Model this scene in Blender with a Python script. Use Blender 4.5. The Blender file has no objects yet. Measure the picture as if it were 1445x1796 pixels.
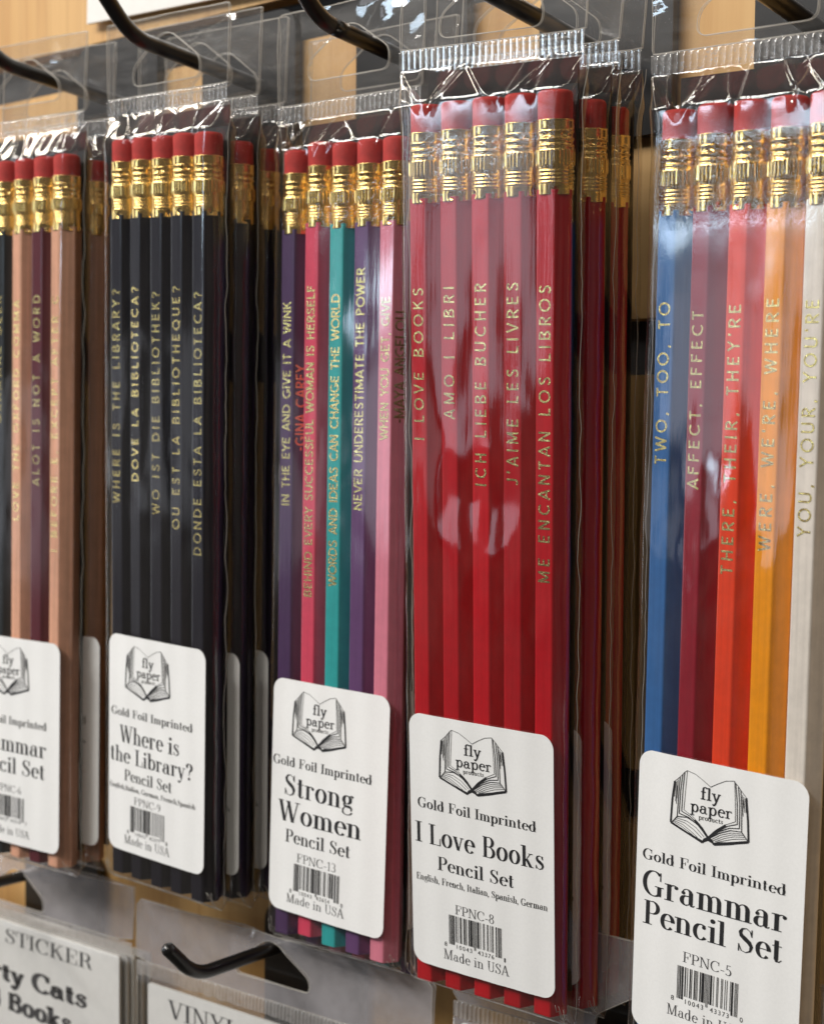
import bpy, math, random
from mathutils import Matrix, Vector, noise
random.seed(7)
sc = bpy.context.scene
COL = sc.collection
MM = 0.001
ZO = 1.4            # the camera height above the floor, metres
R = math.radians

# ------------------------------------------------------------------ camera
F_PX, YAW, PIT, ROL, CX, CY = 2735.41, 0.67543, -0.05839, -0.00913, 728.7, 952.4
PW, PH = 1445.0, 1796.0
cam = bpy.data.cameras.new('camera'); camo = bpy.data.objects.new('camera', cam); COL.objects.link(camo)
RC = Matrix.Rotation(YAW, 3, 'Z') @ Matrix.Rotation(PIT, 3, 'X') @ Matrix.Rotation(ROL, 3, 'Y')
right, fwd, up = RC @ Vector((1, 0, 0)), RC @ Vector((0, 1, 0)), RC @ Vector((0, 0, 1))
M = Matrix((right, up, -fwd)).transposed().to_4x4(); M.translation = (0, 0, ZO)
camo.matrix_world = M
cam.sensor_fit = 'VERTICAL'; cam.sensor_height = 24; cam.lens = F_PX / PH * 24
cam.shift_x = (PW / 2 - CX) / PH; cam.shift_y = (CY - PH / 2) / PH
cam.clip_start = 0.01; cam.clip_end = 50
cam.dof.use_dof = True; cam.dof.focus_distance = 0.316; cam.dof.aperture_fstop = 36.5 / 2.4
sc.camera = camo

# ------------------------------------------------------------------ light
w = bpy.data.worlds.new('World'); sc.world = w; w.use_nodes = True
nt = w.node_tree; N = nt.nodes; L = nt.links
bg = N['Background']
tc = N.new('ShaderNodeTexCoord'); ns = N.new('ShaderNodeTexNoise'); ns.inputs['Scale'].default_value = 3.2; ns.inputs['Detail'].default_value = 3
cr = N.new('ShaderNodeValToRGB')
cr.color_ramp.elements[0].position = .38; cr.color_ramp.elements[0].color = (.05, .043, .036, 1)
cr.color_ramp.elements[1].position = .72; cr.color_ramp.elements[1].color = (.34, .30, .25, 1)
L.new(tc.outputs['Generated'], ns.inputs['Vector']); L.new(ns.outputs['Fac'], cr.inputs['Fac']); L.new(cr.outputs['Color'], bg.inputs['Color'])
bg.inputs['Strength'].default_value = 0.40

def area(name, loc, target, sx, sy, L_rad, col):
    l = bpy.data.lights.new(name, 'AREA'); l.shape = 'RECTANGLE'; l.size = sx; l.size_y = sy
    l.energy = L_rad * math.pi * sx * sy; l.color = col
    o = bpy.data.objects.new(name, l); COL.objects.link(o); o.location = loc
    d = Vector(target) - Vector(loc); o.rotation_euler = d.to_track_quat('-Z', 'Y').to_euler()
    return o
C0 = Vector((-0.20, 0.265, ZO))
def polar(az, el, d):      # az: degrees left of the wall's normal, out into the room
    a, e = R(az), R(el)
    return C0 + d * Vector((-math.sin(a) * math.cos(e), -math.cos(a) * math.cos(e), math.sin(e)))
# shop windows to the left, in front of the wall, and one added panel
area('window_side_light', polar(32, 7.5, 1.7), C0, .46, .085, 9.5, (.66, .83, 1.0))
area('window_side_light', polar(32, -.8, 1.7), C0, .44, .30, 1.25, (.82, .86, 1.0))
area('window_side_light', polar(51, -1.5, 1.7), C0, .26, .30, .40, (.86, .90, 1.0))  # added bright panel, no window: lifts the gold foil on the Library pencils
area('shopfront_light', polar(70, 4, 2.2), C0, .4, 1.1, 4.0, (.9, .94, 1.0))
# warm white strips standing for shop lamps, shaped for thin highlights in the film
for az, el, sx, rad, col in ((42, 30, .9, 36, (1, .97, .93)), (30, 41, 1.1, 40, (1, .96, .91)), (8, 36, .7, 34, (1, .94, .86)), (-20, 40, .4, 16, (1, .88, .72)), (68, 40, .6, 30, (1, .90, .76)), (-58, 34, .5, 4, (1, .90, .76))):  # last strip added to put highlights on the ferrules' right-hand rings
    area('highlight_strip', polar(az, el, 1.6), C0, sx, .075, rad, col)
sc.view_settings.view_transform = 'Standard'; sc.view_settings.look = 'None'
sc.view_settings.exposure = 0.27; sc.view_settings.gamma = 1; sc.view_settings.use_curve_mapping = False
cy = sc.cycles
cy.transparent_max_bounces = 64; cy.max_bounces = 10; cy.diffuse_bounces = 3; cy.glossy_bounces = 5; cy.transmission_bounces = 4
cy.caustics_reflective = False; cy.caustics_refractive = False
cy.use_denoising = True
cy.sample_clamp_indirect = 6

# ------------------------------------------------------------------ materials
def srgb(r, g, b):
    f = lambda c: (c / 255) / 12.92 if c / 255 <= .04045 else ((c / 255 + .055) / 1.055) ** 2.4
    return (f(r), f(g), f(b), 1)
def newmat(name):
    m = bpy.data.materials.new(name); m.use_nodes = True
    return m, m.node_tree.nodes, m.node_tree.links, m.node_tree.nodes['Principled BSDF']
def texmap(N, L, scale, kind='Object'):
    t = N.new('ShaderNodeTexCoord'); mp = N.new('ShaderNodeMapping'); mp.inputs['Scale'].default_value = scale
    L.new(t.outputs[kind], mp.inputs['Vector']); return mp.outputs['Vector']
def noisetex(N, L, vec, scale, detail=3, rough=.55):
    n = N.new('ShaderNodeTexNoise'); n.inputs['Scale'].default_value = scale; n.inputs['Detail'].default_value = detail; n.inputs['Roughness'].default_value = rough
    L.new(vec, n.inputs['Vector']); return n.outputs['Fac']
def ramp(N, L, fac, c0, c1, p0=.3, p1=.7):
    r = N.new('ShaderNodeValToRGB'); r.color_ramp.elements[0].color = c0; r.color_ramp.elements[1].color = c1
    r.color_ramp.elements[0].position = p0; r.color_ramp.elements[1].position = p1
    L.new(fac, r.inputs['Fac']); return r.outputs['Color']
def bump(N, L, h, bsdf, strength, dist, sock='Normal'):
    b = N.new('ShaderNodeBump'); b.inputs['Strength'].default_value = strength; b.inputs['Distance'].default_value = dist
    L.new(h, b.inputs['Height'])
    if bsdf is not None: L.new(b.outputs['Normal'], bsdf.inputs[sock])
    return b.outputs['Normal']
def tint(c, k): return (min(1, c[0] * k), min(1, c[1] * k), min(1, c[2] * k), 1)

def mat_paint(name, c, rough=.34, wood=False):
    m, N, L, b = newmat(name)
    v = texmap(N, L, (900, 900, 22)); n1 = noisetex(N, L, v, 1.0, 4)
    v2 = texmap(N, L, (260, 260, 260)); n2 = noisetex(N, L, v2, 1.0, 5, .7)
    k = .22 if wood else .10
    col = ramp(N, L, n1, tint(c, 1 - k), tint(c, 1 + k))
    mx = N.new('ShaderNodeMix'); mx.data_type = 'RGBA'; mx.blend_type = 'MULTIPLY'; mx.inputs['Factor'].default_value = .5
    L.new(col, mx.inputs['A']); L.new(ramp(N, L, n2, (.7, .7, .7, 1), (1, 1, 1, 1), .25, .6), mx.inputs['B'])
    oi = N.new('ShaderNodeObjectInfo'); mr = N.new('ShaderNodeMapRange'); mr.inputs['To Min'].default_value = .84; mr.inputs['To Max'].default_value = 1.12; L.new(oi.outputs['Random'], mr.inputs['Value'])
    hs = N.new('ShaderNodeHueSaturation'); L.new(mr.outputs[0], hs.inputs['Value']); L.new(mx.outputs['Result'], hs.inputs['Color'])
    L.new(hs.outputs['Color'], b.inputs['Base Color'])
    b.inputs['Roughness'].default_value = .6 if wood else rough
    b.inputs['Coat Weight'].default_value = .05 if wood else .35; b.inputs['Coat Roughness'].default_value = .12; b.inputs['Specular IOR Level'].default_value = .3
    n3 = noisetex(N, L, texmap(N, L, (420, 420, 120)), 1.0, 2)
    sm = N.new('ShaderNodeMath'); sm.operation = 'MULTIPLY_ADD'; sm.inputs[1].default_value = .6; L.new(n3, sm.inputs[0]); L.new(n1, sm.inputs[2])
    bump(N, L, sm.outputs[0], b, .35, .00014)
    return m
def mat_simple(name, c, rough=.5, metal=0.0, nscale=400, nb=.1, var=.08, coat=0):
    m, N, L, b = newmat(name)
    n = noisetex(N, L, texmap(N, L, (nscale,) * 3), 1.0, 4)
    L.new(ramp(N, L, n, tint(c, 1 - var), tint(c, 1 + var)), b.inputs['Base Color'])
    b.inputs['Roughness'].default_value = rough; b.inputs['Metallic'].default_value = metal; b.inputs['Coat Weight'].default_value = coat
    if nb: bump(N, L, n, b, nb, .0002)
    return m
def mat_film(name, haze=.02, refl=.085, bumps=.25, bscale=120, stretch=(1, 1, 1), gloss=.045, hcol=(.8, .8, .8, 1), top=None, hvar=1.0):
    m = bpy.data.materials.new(name); m.use_nodes = True; N = m.node_tree.nodes; L = m.node_tree.links; N.clear()
    out = N.new('ShaderNodeOutputMaterial')
    tr = N.new('ShaderNodeBsdfTransparent'); tr.inputs['Color'].default_value = (.985, .985, .985, 1)
    gl = N.new('ShaderNodeBsdfGlossy'); gl.inputs['Roughness'].default_value = gloss; gl.inputs['Color'].default_value = (1, 1, 1, 1)
    df = N.new('ShaderNodeBsdfDiffuse'); df.inputs['Color'].default_value = hcol
    vec = texmap(N, L, tuple(bscale * s for s in stretch))
    n = noisetex(N, L, vec, 1.0, 5, .6)
    nrm = bump(N, L, n, None, bumps, .0006)
    if top:                                     # the film is crinkled where it is drawn in round the ferrules
        t = N.new('ShaderNodeTexCoord'); sp = N.new('ShaderNodeSeparateXYZ'); L.new(t.outputs['Object'], sp.inputs[0])
        mr = N.new('ShaderNodeMapRange'); mr.interpolation_type = 'SMOOTHSTEP'; mr.inputs['From Min'].default_value = .070; mr.inputs['From Max'].default_value = .080
        mr.inputs['To Min'].default_value = 0; mr.inputs['To Max'].default_value = top; L.new(sp.outputs['Z'], mr.inputs['Value'])
        m2 = N.new('ShaderNodeMapRange'); m2.interpolation_type = 'SMOOTHSTEP'; m2.inputs['From Min'].default_value = .086; m2.inputs['From Max'].default_value = .0905
        m2.inputs['To Min'].default_value = 1; m2.inputs['To Max'].default_value = 0; L.new(sp.outputs['Z'], m2.inputs['Value'])
        mm = N.new('ShaderNodeMath'); mm.operation = 'MULTIPLY'; L.new(mr.outputs[0], mm.inputs[0]); L.new(m2.outputs[0], mm.inputs[1]); mr = mm
        st = noisetex(N, L, texmap(N, L, (850, 850, 16)), 1.0, 4, .6)
        bs = N.new('ShaderNodeBump'); bs.inputs['Distance'].default_value = .0006; bs.inputs['Strength'].default_value = .05; L.new(st, bs.inputs['Height']); L.new(nrm, bs.inputs['Normal']); nrm = bs.outputs['Normal']
        n9 = noisetex(N, L, texmap(N, L, (520, 520, 260)), 1.0, 5, .62)
        b9 = N.new('ShaderNodeBump'); b9.inputs['Distance'].default_value = .0006; L.new(mr.outputs[0], b9.inputs['Strength']); L.new(n9, b9.inputs['Height']); L.new(nrm, b9.inputs['Normal']); nrm = b9.outputs['Normal']
    L.new(nrm, gl.inputs['Normal'])
    lw = N.new('ShaderNodeLayerWeight'); lw.inputs['Blend'].default_value = .5; L.new(nrm, lw.inputs['Normal'])
    pw = N.new('ShaderNodeMath'); pw.operation = 'POWER'; pw.inputs[1].default_value = 4.2; L.new(lw.outputs['Facing'], pw.inputs[0])
    ma = N.new('ShaderNodeMath'); ma.operation = 'MULTIPLY_ADD'; ma.inputs[1].default_value = 1 - refl; ma.inputs[2].default_value = refl; ma.use_clamp = True
    L.new(pw.outputs[0], ma.inputs[0])
    # haze: fine scratches
    n3 = noisetex(N, L, texmap(N, L, tuple(bscale * 2.3 * s for s in stretch)), 1.0, 6, .75)
    hz = N.new('ShaderNodeMapRange'); hz.inputs['From Min'].default_value = .35; hz.inputs['From Max'].default_value = .72
    hz.inputs['To Min'].default_value = haze * (1 - .55 * hvar); hz.inputs['To Max'].default_value = haze * (1 + .9 * hvar); L.new(n3, hz.inputs['Value'])
    m1 = N.new('ShaderNodeMixShader'); L.new(hz.outputs[0], m1.inputs['Fac']); L.new(tr.outputs[0], m1.inputs[1]); L.new(df.outputs[0], m1.inputs[2])
    m2 = N.new('ShaderNodeMixShader'); L.new(ma.outputs[0], m2.inputs['Fac']); L.new(m1.outputs[0], m2.inputs[1]); L.new(gl.outputs[0], m2.inputs[2])
    L.new(m2.outputs[0], out.inputs['Surface'])
    return m
def mat_wood():
    m, N, L, b = newmat('pine_wood')
    v = texmap(N, L, (60, 60, 3.0)); n1 = noisetex(N, L, v, 1.0, 6, .6)
    v2 = texmap(N, L, (420, 420, 9)); n2 = noisetex(N, L, v2, 1.0, 4, .6)
    base = ramp(N, L, n1, srgb(196, 148, 84), srgb(222, 182, 120), .3, .7)
    mx = N.new('ShaderNodeMix'); mx.data_type = 'RGBA'; mx.blend_type = 'MULTIPLY'; mx.inputs['Factor'].default_value = .5
    L.new(base, mx.inputs['A']); L.new(ramp(N, L, n2, (.62, .5, .38, 1), (1, 1, 1, 1), .28, .5), mx.inputs['B'])
    L.new(mx.outputs['Result'], b.inputs['Base Color']); b.inputs['Roughness'].default_value = .5
    bump(N, L, n2, b, .2, .0003)
    return m
def mat_label():
    m, N, L, b = newmat('label_paper')
    n = noisetex(N, L, texmap(N, L, (1800,) * 3), 1.0, 4, .7); n2 = noisetex(N, L, texmap(N, L, (60,) * 3), 1.0, 2)
    mx = N.new('ShaderNodeMix'); mx.data_type = 'RGBA'; mx.blend_type = 'MULTIPLY'; mx.inputs['Factor'].default_value = 1
    L.new(ramp(N, L, n, (.84, .85, .85, 1), (.89, .90, .90, 1)), mx.inputs['A']); L.new(ramp(N, L, n2, (.96, .96, .96, 1), (1, 1, 1, 1)), mx.inputs['B'])
    L.new(mx.outputs['Result'], b.inputs['Base Color']); b.inputs['Roughness'].default_value = .55
    bump(N, L, n, b, .06, .00006)
    return m
PAINT = {
 'red': mat_paint('red_paint', srgb(190, 14, 30)), 'navy': mat_paint('navy_paint', srgb(14, 12, 28)),
 'plum': mat_paint('plum_paint', srgb(74, 48, 88)), 'coral': mat_paint('coral_paint', srgb(226, 76, 104)),
 'teal': mat_paint('teal_paint', srgb(48, 164, 164)), 'purple': mat_paint('purple_paint', srgb(112, 74, 124)),
 'pink': mat_paint('pink_paint', srgb(238, 140, 162)), 'black': mat_paint('black_paint', srgb(20, 30, 36)),
 'natural': mat_paint('natural_wood', srgb(228, 170, 140), wood=True), 'maroon': mat_paint('maroon_paint', srgb(88, 26, 40)),
 'blue': mat_paint('blue_paint', srgb(48, 98, 156)), 'wine': mat_paint('wine_paint', srgb(142, 14, 38)),
 'orange': mat_paint('orange_paint', srgb(224, 62, 26)), 'amber': mat_paint('amber_paint', srgb(234, 146, 8)),
 'white': mat_paint('white_paint', srgb(228, 220, 210)),
}
M_ERASER = mat_simple('eraser_rubber', srgb(184, 48, 43), .78, nscale=420, nb=.3, var=.2)
M_BRASS = mat_simple('brass', (.82, .585, .225, 1), .22, 1.0, nscale=700, nb=.10, var=.06)
M_FOIL = mat_simple('gold_foil', (.95, .72, .30, 1), .24, 1.0, nscale=1500, nb=.5, var=.2)
M_INK = mat_simple('black_ink', (.016, .016, .018, 1), .5, nscale=3000, nb=0, var=.25)
M_INK2 = mat_simple('grey_ink', (.055, .055, .06, 1), .5, nscale=3000, nb=0, var=.25)
M_LABEL = mat_label()
M_CARD = mat_simple('black_card', (.008, .008, .009, 1), .6, nscale=600, nb=.1)
M_WIRE = mat_simple('black_wire', (.008, .008, .009, 1), .28, nscale=500, nb=.06, coat=.3)
M_GROOVE = mat_simple('black_groove', (.012, .011, .010, 1), .5, nscale=100, nb=.05)
M_WOOD = mat_wood()
M_SIGN = mat_simple('sign_card', (.80, .79, .76, 1), .5, nscale=300, nb=.02, var=.02)
M_STICK = mat_simple('sticker_card', (.80, .80, .78, 1), .5, nscale=300, nb=.02, var=.03)
M_FILM = mat_film('film', .005, .085, .04, 110, (1, 1, .35), .10, top=.14)
M_FILMC = mat_film('film_crinkled', .006, .09, .05, 110, (1, 1, .35), .10, top=.65)
M_TAB = mat_film('tab_film', .032, .085, .07, 90, (.35, 1, 2.2))
M_SEAL = mat_film('seal_film', .24, .10, .1, 300)
M_LOW = mat_film('sticker_film', .30, .11, .35, 28, hcol=(.62, .60, .63, 1), hvar=.45)  # lilac-grey haze holds reflections and stacked plies in its colour
M_LOWSEAL = mat_film('sticker_seal', .42, .08, .1, 200, hcol=(.66, .64, .63, 1), hvar=.25)
def mat_edge():
    m = bpy.data.materials.new('film_edge_gleam'); m.use_nodes = True; N = m.node_tree.nodes; L = m.node_tree.links; N.clear()
    out = N.new('ShaderNodeOutputMaterial'); tr = N.new('ShaderNodeBsdfTransparent'); df = N.new('ShaderNodeBsdfPrincipled')
    df.inputs['Base Color'].default_value = (.8, .77, .70, 1); df.inputs['Roughness'].default_value = .15  # pale colour paints the bright line of light along cut film
    mx = N.new('ShaderNodeMixShader'); mx.inputs[0].default_value = .42
    L.new(tr.outputs[0], mx.inputs[1]); L.new(df.outputs[0], mx.inputs[2]); L.new(mx.outputs[0], out.inputs['Surface'])
    return m
M_EDGE = mat_edge()

# ------------------------------------------------------------------ mesh helpers
class MB:
    def __init__(s): s.v = []; s.f = []; s.mi = []
    def add(s, vs, fs, mi=0):
        o = len(s.v); s.v += [tuple(p) for p in vs]; s.f += [tuple(i + o for i in f) for f in fs]; s.mi += [mi] * len(fs)
    def box(s, a, b, mi=0):
        x0, y0, z0 = a; x1, y1, z1 = b
        s.add([(x0, y0, z0), (x1, y0, z0), (x1, y1, z0), (x0, y1, z0), (x0, y0, z1), (x1, y0, z1), (x1, y1, z1), (x0, y1, z1)],
              [(0, 3, 2, 1), (4, 5, 6, 7), (0, 1, 5, 4), (1, 2, 6, 5), (2, 3, 7, 6), (3, 0, 4, 7)], mi)
    def tube(s, pts, r, n=8, mi=0, caps=True, closed=False):
        P = [Vector(p) for p in pts]; o = len(s.v); m = len(P)
        prev = None; vs = []
        for i, p in enumerate(P):
            t = (P[(i + 1) % m] - P[i - 1]) if closed else (P[min(i + 1, m - 1)] - P[max(i - 1, 0)])
            t.normalize()
            if prev is None:
                a = t.orthogonal().normalized()
            else:
                a = (prev - t * prev.dot(t)).normalized()
            prev = a; b = t.cross(a)
            rr = r[i] if isinstance(r, (list, tuple)) else r
            vs += [p + rr * (math.cos(2 * math.pi * k / n) * a + math.sin(2 * math.pi * k / n) * b) for k in range(n)]
        fs = []
        for i in range(m if closed else m - 1):
            j = (i + 1) % m
            fs += [(i * n + k, i * n + (k + 1) % n, j * n + (k + 1) % n, j * n + k) for k in range(n)]
        if caps and not closed: fs += [tuple(range(n))[::-1], tuple((m - 1) * n + k for k in range(n))]
        s.add(vs, fs, mi)
    def build(s, name, mats, parent=None, smooth=False):
        me = mesh(name, s.v, s.f, mats, smooth, s.mi); return link(name, me, parent)
def mesh(name, v, f, mats, smooth=False, mi=None):
    me = bpy.data.meshes.new(name); me.from_pydata([(a * MM, b * MM, c * MM) for a, b, c in v], [], f)
    for m in (mats if isinstance(mats, (list, tuple)) else [mats]): me.materials.append(m)
    if mi: me.polygons.foreach_set('material_index', mi)
    if smooth: me.polygons.foreach_set('use_smooth', [True] * len(f))
    me.update(); return me
def link(name, me, parent=None):
    o = bpy.data.objects.new(name, me); COL.objects.link(o)
    if parent: o.parent = parent
    return o
def thing(name, label, cat, mat, group=None):
    o = bpy.data.objects.new(name, None); o.empty_display_size = .01; COL.objects.link(o); o.matrix_world = mat
    tag(o, label, cat, group); return o
def tag(o, label, cat, group=None, kind=None):
    o['label'] = label; o['category'] = cat
    if group: o['group'] = group
    if kind: o['kind'] = kind
def pose(x, y, z, yaw=0, lean=0, roll=0):
    m = (Matrix.Rotation(yaw, 3, 'Z') @ Matrix.Rotation(lean, 3, 'X') @ Matrix.Rotation(roll, 3, 'Y')).to_4x4()
    m.translation = (x * MM, y * MM, ZO + z * MM); return m
def shift(m, x, y, z): return m @ Matrix.Translation((x * MM, y * MM, z * MM))

# ------------------------------------------------------------------ lettering: a stroke-built high-contrast serif
def _arc(cx, cy, rx, ry, a0, a1, n=16):
    return [(cx + rx * math.cos(R(a0 + (a1 - a0) * i / n)), cy + ry * math.sin(R(a0 + (a1 - a0) * i / n))) for i in range(n + 1)]
class Pen:
    def __init__(s, T, H): s.T = T; s.H = H; s.p = []
    def rect(s, x0, y0, x1, y1): s.p.append([(x0, y0), (x1, y0), (x1, y1), (x0, y1)])
    def stem(s, x, y0, y1, w=None): w = s.T if w is None else w; s.rect(x - w / 2, y0, x + w / 2, y1)
    def hair(s, x0, x1, y, up=True): s.rect(x0, y if up else y - s.H, x1, y + s.H if up else y)
    def foot(s, x, l=.12): s.hair(x - s.T / 2 - l * .75, x + s.T / 2 + l * .75, 0)
    def head(s, x, y=1., l=.12): s.hair(x - s.T / 2 - l * .75, x + s.T / 2 + l * .75, y, False)
    def flag(s, x, y): s.p.append([(x - s.T / 2 - .09, y - s.H * .2), (x, y), (x, y - s.H * 1.6), (x - s.T / 2 - .09, y - s.H * 1.2)])
    def diag(s, x0, y0, x1, y1, w): s.p.append([(x0 - w / 2, y0), (x0 + w / 2, y0), (x1 + w / 2, y1), (x1 - w / 2, y1)])
    def disc(s, x, y, r, n=12): s.p.append([(x + r * math.cos(2 * math.pi * k / n), y + r * math.sin(2 * math.pi * k / n)) for k in range(n)])
    def stroke(s, pts, wd):
        m = len(pts); nr = []
        for i in range(m):
            a = pts[max(i - 1, 0)]; b = pts[min(i + 1, m - 1)]
            dx, dy = b[0] - a[0], b[1] - a[1]; l = math.hypot(dx, dy) or 1; nr.append((-dy / l, dx / l))
        W = wd if isinstance(wd, list) else [wd] * m
        for i in range(m - 1):
            (x0, y0), (x1, y1) = pts[i], pts[i + 1]; n0, n1 = nr[i], nr[i + 1]; a, b = W[i] / 2, W[i + 1] / 2
            s.p.append([(x0 + n0[0] * a, y0 + n0[1] * a), (x0 - n0[0] * a, y0 - n0[1] * a), (x1 - n1[0] * b, y1 - n1[1] * b), (x1 + n1[0] * b, y1 + n1[1] * b)])
    def arc(s, cx, cy, rx, ry, a0, a1, k=1.0, rise=False, n=18, T=None):
        T = s.T if T is None else T
        pts = _arc(cx, cy, rx, ry, a0, a1, n); W = []
        for i in range(n + 1):
            a = R(a0 + (a1 - a0) * i / n); tx, ty = -rx * math.sin(a), ry * math.cos(a); l = math.hypot(tx, ty)
            q = abs(ty / l) ** 1.7 * k
            if rise and i < n / 2: q = 0
            W.append(s.H + (T - s.H) * q)
        s.stroke(pts, W)
X = .65
def glyph(c, T, H):
    g = Pen(T, H); t = T / 2
    def n_arch(x0, x1, y=None):
        g.arc((x0 + x1) / 2, .42, (x1 - x0) / 2, X - .42 - H / 2, 180, 0, rise=True); g.stem(x1, 0, .43)
    if c == ' ': return .34, []
    if c == 'a':
        g.arc(.27, .47, .15, X - .47 - H / 2, 175, 0, rise=True); g.disc(.145, .47, t * .95); g.stem(.42, .09, .48)
        g.arc(.25, .19, .155, .18, 75, 285); g.stroke([(.27, .37), (.36, .38), (.42, .42)], [H, H, H]); g.stroke([(.25, .02), (.34, .05), (.42, .14)], [H, H, H])
        g.stroke([(.42, .12), (.45, .03), (.51, .02), (.56, .07)], [T, T * .6, H * 1.2, H]); return .6, g.p
    if c == 'b': g.stem(.15, .02, 1); g.flag(.15, 1); g.arc(.34, .325, .20, .315, 0, 360, n=28); return .62, g.p
    if c == 'c':
        g.arc(.31, .325, .215, .315, 48, 322); g.disc(.43, .52, t * .95); return .56, g.p
    if c == 'd': g.stem(.45, 0, 1); g.flag(.45, 1); g.hair(.45, .58, 0); g.arc(.29, .325, .20, .315, 0, 360, n=28); return .62, g.p
    if c == 'e':
        g.arc(.30, .325, .20, .315, 0, 318, n=26); g.hair(.12, .49, .35); return .55, g.p
    if c == 'f':
        g.stem(.19, 0, .82); g.foot(.19); g.hair(.05, .36, X, False); g.arc(.32, .82, .13, .165, 180, 50, rise=False, k=.8); g.disc(.41, .93, t * .95); return .40, g.p
    if c == 'g':
        g.arc(.27, .45, .155, .185, 0, 360, n=24); g.stroke([(.17, .31), (.12, .24), (.16, .17), (.26, .145)], [H, T * .5, T * .7, T * .75])
        g.stroke([(.26, .145), (.40, .14), (.48, .07), (.47, -.05)], [T * .75, T * .8, T * .7, H]); g.arc(.28, -.10, .205, .135, 0, -180, k=.45); g.stroke([(.08, -.10), (.08, .0), (.17, .11)], [H * 1.5, T * .5, H])
        g.stroke([(.37, .58), (.44, .65), (.51, .65)], H * 1.3); g.disc(.52, .62, t * .75); return .57, g.p
    if c == 'h': g.stem(.16, 0, 1); g.flag(.16, 1); g.foot(.16, .1); n_arch(.16, .50); g.foot(.50, .1); return .66, g.p
    if c == 'i': g.stem(.16, 0, X); g.flag(.16, X); g.foot(.16); g.disc(.16, .88, T * .62); return .32, g.p
    if c == 'k':
        g.stem(.16, 0, 1); g.flag(.16, 1); g.foot(.16, .1); g.diag(.18, .22, .47, X, H * 1.3); g.diag(.50, 0, .28, .37, T); g.hair(.37, .58, X, False); g.hair(.40, .62, 0); return .63, g.p
    if c == 'l': g.stem(.16, 0, 1); g.flag(.16, 1); g.foot(.16); return .32, g.p
    if c == 'm':
        g.stem(.16, 0, X); g.flag(.16, X); g.foot(.16, .1); n_arch(.16, .47); g.foot(.47, .1); n_arch(.47, .78); g.foot(.78, .1); return .94, g.p
    if c == 'n': g.stem(.16, 0, X); g.flag(.16, X); g.foot(.16, .1); n_arch(.16, .50); g.foot(.50, .1); return .66, g.p
    if c == 'o': g.arc(.30, .325, .205, .315, 0, 360, n=28); return .60, g.p
    if c == 'p': g.stem(.16, -.32, X); g.flag(.16, X); g.hair(.02, .30, -.32); g.arc(.35, .325, .19, .315, 0, 360, n=28); return .62, g.p
    if c == 'r': g.stem(.16, 0, X); g.flag(.16, X); g.foot(.16); g.arc(.33, .44, .15, .195, 170, 60, rise=True, k=.3); g.disc(.41, .56, t * .95); return .50, g.p
    if c == 's':
        g.stroke([(.38, .50), (.33, .62), (.24, .64), (.15, .60), (.12, .51), (.16, .42), (.26, .345), (.36, .27), (.41, .17), (.37, .06), (.26, .01), (.15, .04), (.09, .17)],
                 [H, H, H, T * .45, T * .75, T * .9, T, T * .95, T * .75, T * .45, H, H, H]); g.stem(.395, .46, .64, H); g.stem(.09, .02, .20, H); return .49, g.p
    if c == 't':
        g.stem(.18, .1, .86); g.hair(.04, .36, X, False); g.stroke([(.18, .12), (.20, .03), (.28, .015), (.36, .10)], [T, T * .7, H * 1.3, H]); return .40, g.p
    if c == 'u':
        g.stem(.14, .2, X); g.flag(.14, X); g.arc(.30, .2, .16, .185, 180, 360, k=.4); g.stem(.46, 0, X); g.flag(.46, X); g.hair(.46, .59, 0); return .64, g.p
    if c in 'vy':
        g.diag(.10, X, .29, 0, T); g.diag(.48, X, .31, .04, H * 1.3); g.hair(.0, .23, X, False); g.hair(.38, .58, X, False)
        if c == 'y': g.stroke([(.31, .04), (.24, -.18), (.17, -.28), (.09, -.27)], [H * 1.3, H * 1.3, H * 1.6, H * 2]); g.disc(.09, -.24, t * .9)
        return .57, g.p
    if c == 'w':
        g.diag(.10, X, .26, 0, T); g.diag(.42, X, .28, .04, H * 1.3); g.diag(.40, X, .57, 0, T); g.diag(.74, X, .58, .04, H * 1.3); g.hair(.0, .22, X, False); g.hair(.64, .84, X, False); return .83, g.p
    # capitals
    if c == 'A': g.diag(.08, 0, .36, 1, H * 1.4); g.diag(.64, 0, .36, 1, T * 1.05); g.hair(.17, .54, .33); g.hair(0, .18, 0); g.hair(.50, .80, 0); return .80, g.p
    if c == 'B':
        g.stem(.17, 0, 1); g.hair(.03, .36, 0); g.hair(.03, .36, 1, False); g.hair(.17, .36, .51); g.arc(.34, .76, .21, .235, 90, -90); g.arc(.36, .265, .245, .255, 90, -90); return .70, g.p
    if c == 'C': g.arc(.41, .5, .335, .49, 45, 318, n=26); g.stem(.655, .64, .98, H * 1.2); g.disc(.63, .80, 0.01); return .75, g.p
    if c == 'D': g.stem(.17, 0, 1); g.hair(.03, .36, 0); g.hair(.03, .36, 1, False); g.arc(.34, .5, .36, .485, 90, -90); return .78, g.p
    if c == 'E':
        g.stem(.17, 0, 1); g.hair(.03, .62, 0); g.hair(.03, .60, 1, False); g.hair(.17, .42, .5); g.stem(.42, .38, .64, H * 1.2); g.stem(.60, .68, 1, H * 1.2); g.stem(.62, 0, .34, H * 1.2); return .68, g.p
    if c == 'F': g.stem(.17, 0, 1); g.foot(.17, .14); g.hair(.03, .60, 1, False); g.hair(.17, .42, .49); g.stem(.42, .36, .64, H * 1.2); g.stem(.60, .66, 1, H * 1.2); return .65, g.p
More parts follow.
